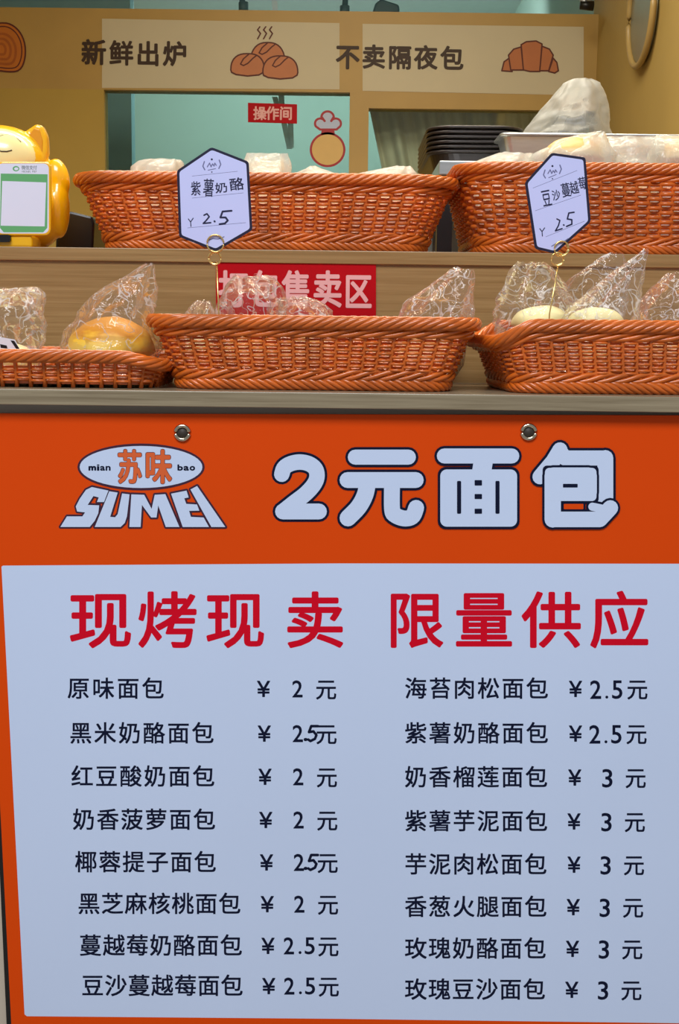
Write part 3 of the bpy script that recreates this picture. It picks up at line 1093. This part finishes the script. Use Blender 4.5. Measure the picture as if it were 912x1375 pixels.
def film_bag(label, y, zfloor, stations, m, seed, amp=0.10, buns=(), pleat=0.10, base_w=None, group=None, cat='bagged bread', name='bagged_bun', dens=1.0, twist=0.0):
    """stations from the rim upward: (px, py, half width px, half depth m); the bag itself goes on down to the basket floor"""
    k = (y - CAM.y) / F
    st = [(P(a, b_, y), w * k, d) for a, b_, w, d in stations]
    c0 = st[0]
    lowz = zfloor + 0.0075
    h0 = max(c0[0].z - lowz, 0.01)
    full = [(Vector((c0[0].x, y, lowz)), c0[1] * 0.55, c0[2] * 0.55), (Vector((c0[0].x, y, lowz + h0 * 0.25)), c0[1] * 0.85, c0[2] * 0.9)] + st
    root = thing(name, (c0[0].x, y, lowz), label, cat, group)
    nst = int(30 * dens)
    na = int(48 * dens)
    cum = [0.0]
    for a, b_ in zip(full[:-1], full[1:]):
        cum.append(cum[-1] + (b_[0] - a[0]).length + 1e-5)
    v, f = [], []
    for j in range(nst + 1):
        s = cum[-1] * j / nst
        i = max(q for q in range(len(cum) - 1) if cum[q] <= s + 1e-9)
        q = (s - cum[i]) / (cum[i + 1] - cum[i])
        q = min(max(q, 0), 1)
        c = full[i][0].lerp(full[i + 1][0], q)
        w = full[i][1] + (full[i + 1][1] - full[i][1]) * q
        d = full[i][2] + (full[i + 1][2] - full[i][2]) * q
        tt = j / nst
        for e in range(na):
            a = 2 * PI * e / na
            dv = Vector((math.cos(a + twist * tt), math.sin(a + twist * tt), 0))
            sp = Vector((dv.x * 0.045, dv.y * 0.045, c.z)) * 34 + Vector((seed * 7.1, seed * 3.3, 0))
            rg = 1 - 2 * abs(noise.noise(sp))
            rg2 = 1 - 2 * abs(noise.noise(sp * 2.3 + Vector((5, 1, 2))))
            kk = 1 + amp * (rg - 0.4) + amp * 0.6 * (rg2 - 0.4) + pleat * tt * math.sin(a * 7 + seed + 3 * tt)
            inside = 1.0 if c.z > c0[0].z - 0.004 else min(1.0, 0.99)
            kk = min(kk, 1.06) if c.z < c0[0].z else kk
            jz = amp * 0.10 * noise.noise(sp * 1.7 + Vector((9, 9, 9))) * (tt > 0.2)
            v.append((c.x + dv.x * w * kk * inside, c.y + dv.y * d * kk, c.z + jz * 0.2))
    for j in range(nst):
        for e in range(na):
            A = j * na + e
            B = j * na + (e + 1) % na
            f.append((A, B, B + na, A + na))
    f.append(tuple(range(na - 1, -1, -1)))
    link('film', v, f, m, root, smooth=True)
    for bi, (px, py, rx, ry, rz, bm) in enumerate(buns):
        c = P(px, py, y)
        blob('bun', (c.x, y, c.z), rx, ry, rz, bm, root, seed + bi)
    return root


YL = 0.105
GL = 'film-wrapped buns in the counter baskets'
GU = 'film-wrapped buns in the upper baskets'
film_bag('clear bag with a twisted tip around a golden round bun', YL, ZC,
         [(150, 470, 62, 0.050), (150, 440, 54, 0.045), (158, 415, 44, 0.036), (172, 392, 36, 0.028), (190, 372, 18, 0.014), (202, 354, 5, 0.005)],
         M_FILM, 1, 0.16, [(150, 470, 0.050, 0.046, 0.038, M_BUN)], group=GL)
bg_ = film_bag('clear crumpled bag cut by the photo edge, beside the golden bun bag', YL, ZC,
         [(5, 468, 50, 0.05), (5, 440, 50, 0.045), (10, 412, 44, 0.035), (15, 394, 40, 0.02), (18, 386, 30, 0.008)],
         M_FILM, 2, 0.16, [(2, 490, 0.040, 0.04, 0.028, M_PALE)], group=GL)
o = MB()
o.prism([P(x, y, YL - 0.056) for x, y in ((-4, 452), (20, 456), (27, 470), (4, 474), (-6, 470))], (0, 0.0006, 0))
o.prism([P(x, y, YL - 0.0563) for x, y in ((14, 457), (19, 457.5), (26, 468), (22, 469))], (0, 0.0003, 0), 1)
o.prism([P(x, y, YL - 0.0563) for x, y in ((0, 462), (9, 464), (10, 468), (1, 467))], (0, 0.0003, 0), 1)
o.build('paper_label', [M_LABEL, M_BLACK], bg_)['label'] = 'white paper label with dark strokes'
film_bag('small clear bag corner beside the tag rod, in front of the red sign edge', 0.115, ZC,
         [(268, 428, 20, 0.03), (270, 412, 14, 0.02), (274, 404, 8, 0.008)], M_FILM, 3, 0.15, [(268, 470, 0.016, 0.025, 0.02, M_PALE)], group=GL)
film_bag('tall crumpled clear bag covering the first characters of the red sign', 0.13, ZC,
         [(336, 428, 42, 0.045), (338, 405, 40, 0.042), (340, 385, 34, 0.030), (338, 374, 26, 0.016), (336, 370, 18, 0.008)],
         M_FILM, 4, 0.2, [(336, 480, 0.032, 0.035, 0.03, M_TAN)], group=GL)
film_bag('low crumpled clear bag under the middle characters of the red sign', 0.125, ZC,
         [(410, 432, 36, 0.045), (408, 416, 32, 0.035), (400, 404, 24, 0.02), (392, 399, 14, 0.008)],
         M_FILM, 5, 0.2, [(410, 480, 0.030, 0.035, 0.03, M_TAN)], group=GL)
film_bag('clear bag with upright square corner right of the red sign', 0.125, ZC,
         [(582, 430, 47, 0.04), (590, 408, 42, 0.03), (606, 385, 28, 0.016), (619, 366, 16, 0.006), (624, 361, 10, 0.003)],
         M_FILM, 6, 0.18, [(575, 480, 0.035, 0.035, 0.03, M_TAN)], group=GL)
film_bag('crumpled clear bag over a pale bun, behind the tag rod', 0.13, ZC,
         [(722, 436, 56, 0.04), (720, 412, 52, 0.038), (718, 385, 38, 0.026), (716, 362, 26, 0.014), (714, 352, 16, 0.006)],
         M_FILM, 7, 0.18, [(728, 436, 0.036, 0.03, 0.022, M_PALE)], group=GL)
film_bag('clear wedge bag leaning behind the pointed bag of pale bun', 0.175, ZC,
         [(785, 430, 50, 0.025), (795, 400, 45, 0.022), (808, 370, 34, 0.016), (822, 346, 16, 0.006), (828, 340, 8, 0.003)],
         M_FILM, 8, 0.12, [(785, 480, 0.03, 0.02, 0.03, M_PALE)], group=GL)
film_bag('clear bag with a tall pointed tip over a bright pale bun', 0.08, ZC,
         [(806, 436, 50, 0.028), (812, 415, 44, 0.026), (826, 392, 32, 0.018), (848, 362, 17, 0.010), (864, 340, 6, 0.004), (868, 334, 3, 0.002)],
         M_FILM, 9, 0.12, [(800, 434, 0.032, 0.022, 0.018, M_PALE)], group=GL)
film_bag('clear striped bag at the photo edge beside the pointed bag', 0.12, ZC,
         [(905, 438, 52, 0.035), (908, 415, 46, 0.03), (914, 388, 34, 0.02), (920, 366, 20, 0.008)],
         M_FILM, 10, 0.14, [(905, 480, 0.035, 0.03, 0.03, M_TAN)], group=GL)

YU = YR + 0.16
for i, (lab, stt, bun, sd) in enumerate((
        ('flat milky bag just above the basket rim, touching the tag reading 紫薯奶酪', [(210, 238, 34, 0.05), (212, 226, 32, 0.04), (216, 217, 26, 0.02), (222, 214, 18, 0.006)], (210, 290), 11),
        ('milky bag with square corners standing right behind the tag reading 紫薯奶酪', [(352, 240, 34, 0.05), (354, 228, 33, 0.03), (357, 216, 29, 0.012), (358, 206, 25, 0.003)], (350, 290), 12),
        ('small milky bag tip above the basket rim below the chef sticker', [(424, 240, 30, 0.05), (424, 233, 24, 0.03), (421, 226, 8, 0.006), (420, 223, 3, 0.002)], (424, 290), 13),
        ('flat milky bag at the basket end below the curtain', [(512, 244, 44, 0.05), (522, 233, 34, 0.03), (534, 227, 19, 0.01), (541, 223, 9, 0.003)], (512, 290), 14))):
    film_bag(lab, YU, ZS, stt, M_MILK, sd, 0.07, [(bun[0], bun[1], 0.034, 0.045, 0.03, M_TAN)], group=GU)
for i, (lab, y, stt, bn_, sd) in enumerate((
        ('low milky bag at the basket end below the dark trays', YU, [(676, 232, 38, 0.05), (680, 217, 36, 0.035), (694, 206, 20, 0.012)], (676, 280, 0.034), 15),
        ('milky peaked bag with an orange bun behind the tag reading 豆沙蔓越莓', YU - 0.03, [(772, 232, 62, 0.05), (772, 212, 52, 0.045), (780, 192, 36, 0.025), (800, 180, 12, 0.006), (808, 177, 4, 0.003)], (770, 212, 0.042), 16),
        ('milky bag lying flat between the peaked bag and the photo edge', YU + 0.02, [(842, 232, 42, 0.06), (846, 205, 44, 0.05), (850, 190, 40, 0.03), (852, 184, 30, 0.01)], (842, 270, 0.04), 17),
        ('milky bag with an orange bun cut by the photo edge', YU, [(916, 232, 40, 0.05), (916, 205, 40, 0.045), (914, 190, 34, 0.025), (910, 182, 26, 0.008)], (920, 214, 0.036), 18))):
    film_bag(lab, y, ZS, stt, M_MILK, sd, 0.12, [(bn_[0], bn_[1], bn_[2], 0.04, 0.026, M_TAN)], group=GU)


# ------------------------------------------------------------------ price tags on wire clips
def price_tag(label, y, hexa, name_chars, price, ring, rod, emblem, lines, yuan, foot, tilt):
    root = thing('price_tag', P(rod[1][0], rod[1][1], y), label, 'price tag', 'hexagonal price tags')
    c = (sum(p[0] for p in hexa) / 6, sum(p[1] for p in hexa) / 6)
    o = MB()
    o.prism([P(px, py, y) for px, py in rounded(hexa, 3.5)], (0, 0.0016, 0))
    o.build('card', M_TAGB, root)['label'] = 'dark-bordered hexagonal card'
    cv = Canvas(on_plane(y - 0.0002), [M_CARD, M_INK, M_GREY])
    inn = []
    n = 6
    for i in range(n):
        a, b_, d = Vector(hexa[i - 1]), Vector(hexa[i]), Vector(hexa[(i + 1) % n])
        e1, e2 = (b_ - a).normalized(), (d - b_).normalized()
        n1, n2 = Vector((-e1.y, e1.x)), Vector((-e2.y, e2.x))
        w = 3.4
        inn.append(tuple(b_ + (n1 + n2) * (w / (1 + n1.dot(n2)))))
    cv.poly(rounded(inn, 3), M_CARD)
    for a, b_ in lines:
        cv.seg(a, b_, 0.28, M_GREY)
    ex, ey = emblem
    for s in (-1, 1):
        cv.stroke([(ex + s * 10, ey - 6 - s * tilt * 10), (ex + s * 12, ey - s * tilt * 12), (ex + s * 9.5, ey + 5 - s * tilt * 9)], 0.8, M_GREY)
    cv.stroke([(ex - 6, ey + 2), (ex - 3, ey - 3), (ex - 1, ey + 2), (ex + 1, ey - 2), (ex + 3, ey + 1), (ex + 4, ey - 3), (ex + 6, ey)], 0.7, M_GREY)
    cv.seg((ex - 5, ey + 6 + tilt * 5), (ex + 5, ey + 5 - tilt * 5), 0.5, M_GREY)
    cv.ellipse(ex, ey - 8, 1.4, 1.4, M_TAGB if M_TAGB in cv.mats else M_INK, n=12)
    cv.ellipse(ex, ey + 9, 0.9, 0.9, M_INK, n=12)
    fx, fy = foot
    cv.stroke([(fx - 11, fy + 2 + tilt * 11), (fx - 4, fy + tilt * 4), (fx + 3, fy + 1), (fx + 11, fy - 1 - tilt * 11)], 0.6, M_GREY)
    for ch, x, yy, w, h, rt in name_chars:
        cv.glyph(ch, x, yy, w, h, M_INK, 0.0001, 0.012, rot=rt, tight=True)
    for st_, r in price:
        cv.stroke(st_, r, M_INK, 0.0001)
    yx, yy = yuan
    cv.stroke([(yx - 3, yy - 4), (yx, yy), (yx + 3.5, yy - 5)], 0.6, M_INK)
    cv.stroke([(yx, yy), (yx + 0.5, yy + 6)], 0.6, M_INK)
    cv.build('card_print', root)['label'] = 'lavender face with handwritten name and price'
    o = MB()
    k = (y - CAM.y) / F
    (r1x, r1y, r1), (r2x, r2y, r2) = ring
    c1, c2 = P(r1x, r1y, y), P(r2x, r2y, y)
    for cc, r, yo in ((c1, r1 * k, -0.002), (c1, r1 * k * 0.97, 0.004), (c2, r2 * k, 0.0), (c2, r2 * k * 0.9, 0.003)):
        o.tube([(cc.x + r * math.cos(a), cc.y + yo, cc.z + r * math.sin(a)) for a in np.linspace(0, 2 * PI, 41)[:-1]], 0.0009, 8, True)
    a, b_ = P(*rod[0], y + 0.001), P(*rod[1], y + 0.001)
    a2 = Vector((b_.x, b_.y, ZC + 0.012))
    o.tube([a, b_, a2], 0.0008, 8)
    o.build('wire_clip', M_GOLD, root, True)['label'] = 'gold wire ring clip on a thin rod'
    return root


def rounded(pts, r):
    out = []
    n = len(pts)
    for i in range(n):
        a, b_, d = Vector(pts[i - 1]), Vector(pts[i]), Vector(pts[(i + 1) % n])
        p0 = b_ + (a - b_).normalized() * r
        p1 = b_ + (d - b_).normalized() * r
        for t in (0, 0.33, 0.67, 1):
            q = p0 * (1 - t) ** 2 + b_ * 2 * t * (1 - t) + p1 * t * t
            out.append(tuple(q))
    return out


price_tag('upright hexagonal price tag reading 紫薯奶酪 on a gold wire clip', 0.07,
          [(284, 197.5), (334, 217), (339, 309), (290, 337.5), (240.5, 318), (237.5, 229)],
          [('紫', 263, 253, 13, 19, 0), ('薯', 280, 252, 14, 24, 0.05), ('奶', 297, 252, 16, 14, -0.1), ('酪', 318, 247, 19, 17, -0.12)],
          [([(274, 289), (278, 287), (281, 291), (277, 296), (273, 300), (283, 299)], 1.0), ([(288, 297), (288.5, 297.5)], 1.2),
           ([(311, 283), (299, 284), (296, 292), (303, 292), (306, 296), (302, 300), (295, 301)], 1.25)],
          [(289.5, 327, 11), (288.5, 346.5, 8.5)], [(291, 352), (294, 424)], (284.5, 222),
          [((258, 236.5), (319, 230)), ((258, 266), (327, 259)), ((252, 306), (330, 299))], (256, 298), (290, 320), 0.10)
price_tag('turned hexagonal price tag reading 豆沙蔓越莓 on a gold wire clip', 0.075,
          [(741, 205), (786.5, 211.5), (793.5, 298), (746, 340.5), (718.5, 334), (705, 245)],
          [('豆', 734, 266, 12, 21, -0.2), ('沙', 747, 262, 11, 14, -0.2), ('蔓', 760, 255, 12, 19, -0.2), ('越', 771, 252, 12, 17, -0.2), ('莓', 782, 246, 10, 17, -0.2)],
          [([(748, 294), (752, 296), (750, 303), (746, 310), (755, 307)], 0.9), ([(757, 302), (757.4, 302.3)], 1.1),
           ([(771, 285), (764, 286), (762, 294), (768, 295), (768, 301), (761, 304)], 1.0)],
          [(754, 334, 9.5), (749, 348, 8.5)], [(750, 356), (738, 422)], (742, 231),
          [((716, 252.5), (775, 229)), ((719, 283), (780, 262)), ((733, 318), (785, 297))], (728, 311), (752, 325), 0.33)

# ------------------------------------------------------------------ lucky cat with payment board
YK = 0.36
kc = (YK - CAM.y) / F
cat_c = P(0, 331, YK)
cat = thing('lucky_cat_figurine', (cat_c.x, YK, ZS), 'golden lucky cat figurine with raised paw on the upper shelf', 'figurine')
o = MB()


def ell(mb, px, py, rx, ry, rd, rot=0.0, dy=0.0, nu=32, nv=18):
    c = P(px, py, YK)
    v, f = [], []
    for j in range(nv + 1):
        ph = -PI / 2 + PI * j / nv
        for i in range(nu):
            a = 2 * PI * i / nu
            x, yy, z = rx * kc * math.cos(ph) * math.cos(a), rd * kc * math.cos(ph) * math.sin(a), ry * kc * math.sin(ph)
            v.append((c.x + x * math.cos(rot) + z * math.sin(rot), c.y + dy + yy, max(c.z - x * math.sin(rot) + z * math.cos(rot), ZS + 0.0005)))
    for j in range(nv):
        for i in range(nu):
            f.append((j * nu + i, j * nu + (i + 1) % nu, (j + 1) * nu + (i + 1) % nu, (j + 1) * nu + i))
    mb.add(v, f)


ell(o, 0, 216, 62, 45, 46)                 # head
ell(o, -2, 285, 90, 62, 50)                # body
ell(o, 78, 240, 15, 26, 16, -0.15)         # raised paw
ell(o, 80, 278, 13, 40, 22, 0.0)           # arm
ell(o, -82, 278, 13, 40, 22, 0.0)
for s in (1, -1):
    o.prism([P(s * x, y, YK - 0.012) for x, y in ((26, 186), (36, 174), (48, 166), (56, 168), (62, 182), (63, 205), (59, 222), (40, 215))], (0, 0.020, 0))
body = o.build('body', M_CAT, cat, True)
rm = body.modifiers.new('remesh', 'REMESH')
rm.mode = 'VOXEL'
rm.voxel_size = 0.0022
rm.use_smooth_shade = True
sm = body.modifiers.new('smooth', 'SMOOTH')
sm.factor = 0.6
sm.iterations = 5
o = MB()
o.prism([P(x, y, YK - 0.0135) for x, y in ((36, 184), (46, 172), (53, 174), (57, 188), (57, 208), (46, 196))], (0, 0.003, 0))
add_bevel(o.build('ear_lining', M_EAR, cat), 0.001)
o = MB()
ell(o, 2, 215, 52, 38, 33, dy=-0.0165)
o.build('face', M_CATF, cat, True)


def on_head(px, py):
    q = (px - 2) / 52
    w = (py - 215) / 38
    d = math.sqrt(max(0.0, 1 - q * q - w * w)) * 33 * kc
    p = P(px, py, YK)
    return (p.x, YK - 0.0165 - d - 0.0004, p.z)


o = MB()
for arc in ([(9, 191), (14, 187.5), (20, 186.5), (27, 188), (33, 192), (37, 196)], [(2, 203), (8, 207.5), (15, 210), (22, 210), (28, 208)], [(-9, 200), (-3, 200), (2, 198), (5, 197)]):
    o.tube([on_head(*p) for p in arc], 0.0007, 8)
o.build('face_lines', M_CATL, cat, True)['label'] = 'dark eye and mouth lines'
# payment board
yb = YK - 0.075
bd = MB()
bd.prism([P(x, y, yb) for x, y in rrect2(-6, 217, 68, 316, 8)], (0, 0.006, 0))
add_bevel(bd.build('payment_board', M_CAT, cat), 0.0015)
cv = Canvas(on_plane(yb - 0.0002), [M_PAYW, M_PAYG, M_PAYD, M_PAYT])
cv.rrect(-3.5, 219.5, 65.5, 313.5, 7, M_PAYW)
cv.poly([(1, 233), (64, 234), (63.5, 306), (58, 312), (5, 312), (0, 306)], M_PAYG)
cv.poly([(3, 243), (62, 245), (60, 304), (1, 303)], M_PAYW)
cv.ellipse(21.5, 226.5, 4.5, 3.6, M_PAYG, n=24)
cv.ellipse(21.8, 226.6, 2.8, 2.0, M_PAYW, n=20)
for i, ch in enumerate('微信支付'):
    cv.glyph(ch, 31.5 + 5.2 * i, 225, 5.4, 6, M_PAYT, bold=0.01)
for i, ch in enumerate('WeChat Pay'):
    if ch != ' ':
        cv.glyph(ch, 30 + 2.05 * i, 230.3, 1.9, 2.6, M_PAYT, tight=True)
cv.build('payment_print', cat)['label'] = 'white and green payment card face, code area blank'
o = MB()
o.prism([P(x, y, yb - 0.002) for x, y in rrect2(-20, 315, 14, 325, 4)], (0, 0.008, 0))
o.build('name_plate', M_BLACK, cat)

# board stand foot joining board and cat to the shelf
o = MB()
p0, p1 = P(4, 300, YK), P(60, 300, YK)
o.box(p0.x, p1.x, yb + 0.003, YK - 0.02, ZS + 0.0003, ZS + 0.016)
add_bevel(o.build('stand_foot', M_CAT, cat), 0.003)

# black box beside the cat
ybx = 0.47
o = MB()
o.prism([P(x, y, ybx) for x, y in ((76, 283), (96, 284), (124, 291), (126.5, 300))] + [Vector((xof(126, ybx), ybx, ZS)), Vector((xof(76, ybx), ybx, ZS))], (0, 0.10, 0))
tag(add_bevel(o.build('card_machine', M_BLACK), 0.003), 'black box-shaped machine between the lucky cat and the basket', 'machine')

# ------------------------------------------------------------------ steel rack behind the shelf
yr = 0.66
rk = thing('steel_rack', (xof(780, yr), yr + 0.25, 0), 'steel rack behind the upper shelf carrying dark trays', 'rack')
zr = zof(216, yr, 640)
xr0, xr1 = xof(585, yr), xof(980, yr)
box_obj('rack_shelf', xr0, xr1, yr, 1.15, zr - 0.022, zr, M_STEEL, rk, 0.002)
box_obj('rack_shelf', xr0, xr1, yr + 0.02, 1.15, ZS - 0.10, ZS - 0.085, M_STEEL, rk, 0.002)
for x in (xr0 + 0.012, xr1 - 0.012):
    for y in (yr + 0.03, 1.13):
        box_obj('rack_leg', x - 0.012, x + 0.012, y - 0.012, y + 0.012, 0, zr - 0.022, M_BLACK if y < 1 else M_STEELD, rk)
box_obj('rack_back', xr0 - 0.03, xr1, 1.143, 1.150, ZS - 0.085, zr - 0.022, M_STEELD, rk)

# dark baking trays, nested


def tray(label, z, x0, x1, y0, y1, rot, m, h=0.030, rc=0.03, group=None, name='baking_tray'):
    root = thing(name, ((x0 + x1) / 2, (y0 + y1) / 2, z), label, 'tray', group)
    cx, cy = (x0 + x1) / 2, (y0 + y1) / 2

    def ring(inset, zz):
        return [(cx + (x - cx) * math.cos(rot) - (y - cy) * math.sin(rot), cy + (x - cx) * math.sin(rot) + (y - cy) * math.cos(rot), zz)
                for x, y in rrect2(x0 + inset, y0 + inset, x1 - inset, y1 - inset, rc, 8)]
    rings = [ring(0.013, z), ring(0.004, z + h - 0.003), ring(-0.001, z + h - 0.002), ring(0.0, z + h), ring(0.006, z + h), ring(0.0155, z + 0.002)]
    n = len(rings[0])
    v = [p for r in rings for p in r]
    f = []
    for a in range(len(rings) - 1):
        for i in range(n):
            f.append((a * n + i, a * n + (i + 1) % n, (a + 1) * n + (i + 1) % n, (a + 1) * n + i))
    f.append(tuple(range(n - 1, -1, -1)))
    f.append(tuple(range((len(rings) - 1) * n, len(rings) * n)))
    link('pan', v, f, m, root, smooth=False)
    o = MB()
    o.tube(ring(0.0, z + h), 0.0026, 8, True)
    o.build('rolled_rim', m, root, True)
    return root


yt = 0.78
ords = ['lowest dark baking tray of the stack on the steel rack', 'second dark baking tray from the bottom of the rack stack', 'third dark baking tray from the bottom of the rack stack',
        'third dark baking tray from the top of the rack stack', 'second dark baking tray from the top of the rack stack', 'topmost dark baking tray of the stack on the steel rack']
ztop = zof(170, yt, 600)
for i in range(6):
    tray(ords[i], zr + 0.0003 + i * (ztop - 0.030 - zr - 0.0003) / 5, xof(571, yt), xof(697, yt), yt, yt + 0.32, 0.0, M_TRAY, 0.030, 0.045, 'nested dark baking trays')
tray('shiny narrow aluminium pan at the rack edge, behind the milky bags', zr + 0.0003, xof(667, yr), xr1, yr + 0.003, yr + 0.10, 0.0, M_STEEL,
     zof(181, yr, 780) - zr, 0.012, name='aluminium_pan')
# frosted sack standing behind the pan
film_bag('large frosted plastic sack standing on the rack behind the aluminium pan', 0.93, zr - 0.0075,
         [(758, 188, 58, 0.10), (764, 168, 50, 0.09), (772, 145, 40, 0.07), (779, 124, 30, 0.045), (782, 111, 22, 0.02), (783, 106, 12, 0.008)],
         M_SACK, 21, 0.05, cat='plastic sack', name='plastic_sack', dens=1.6, pleat=0.06)
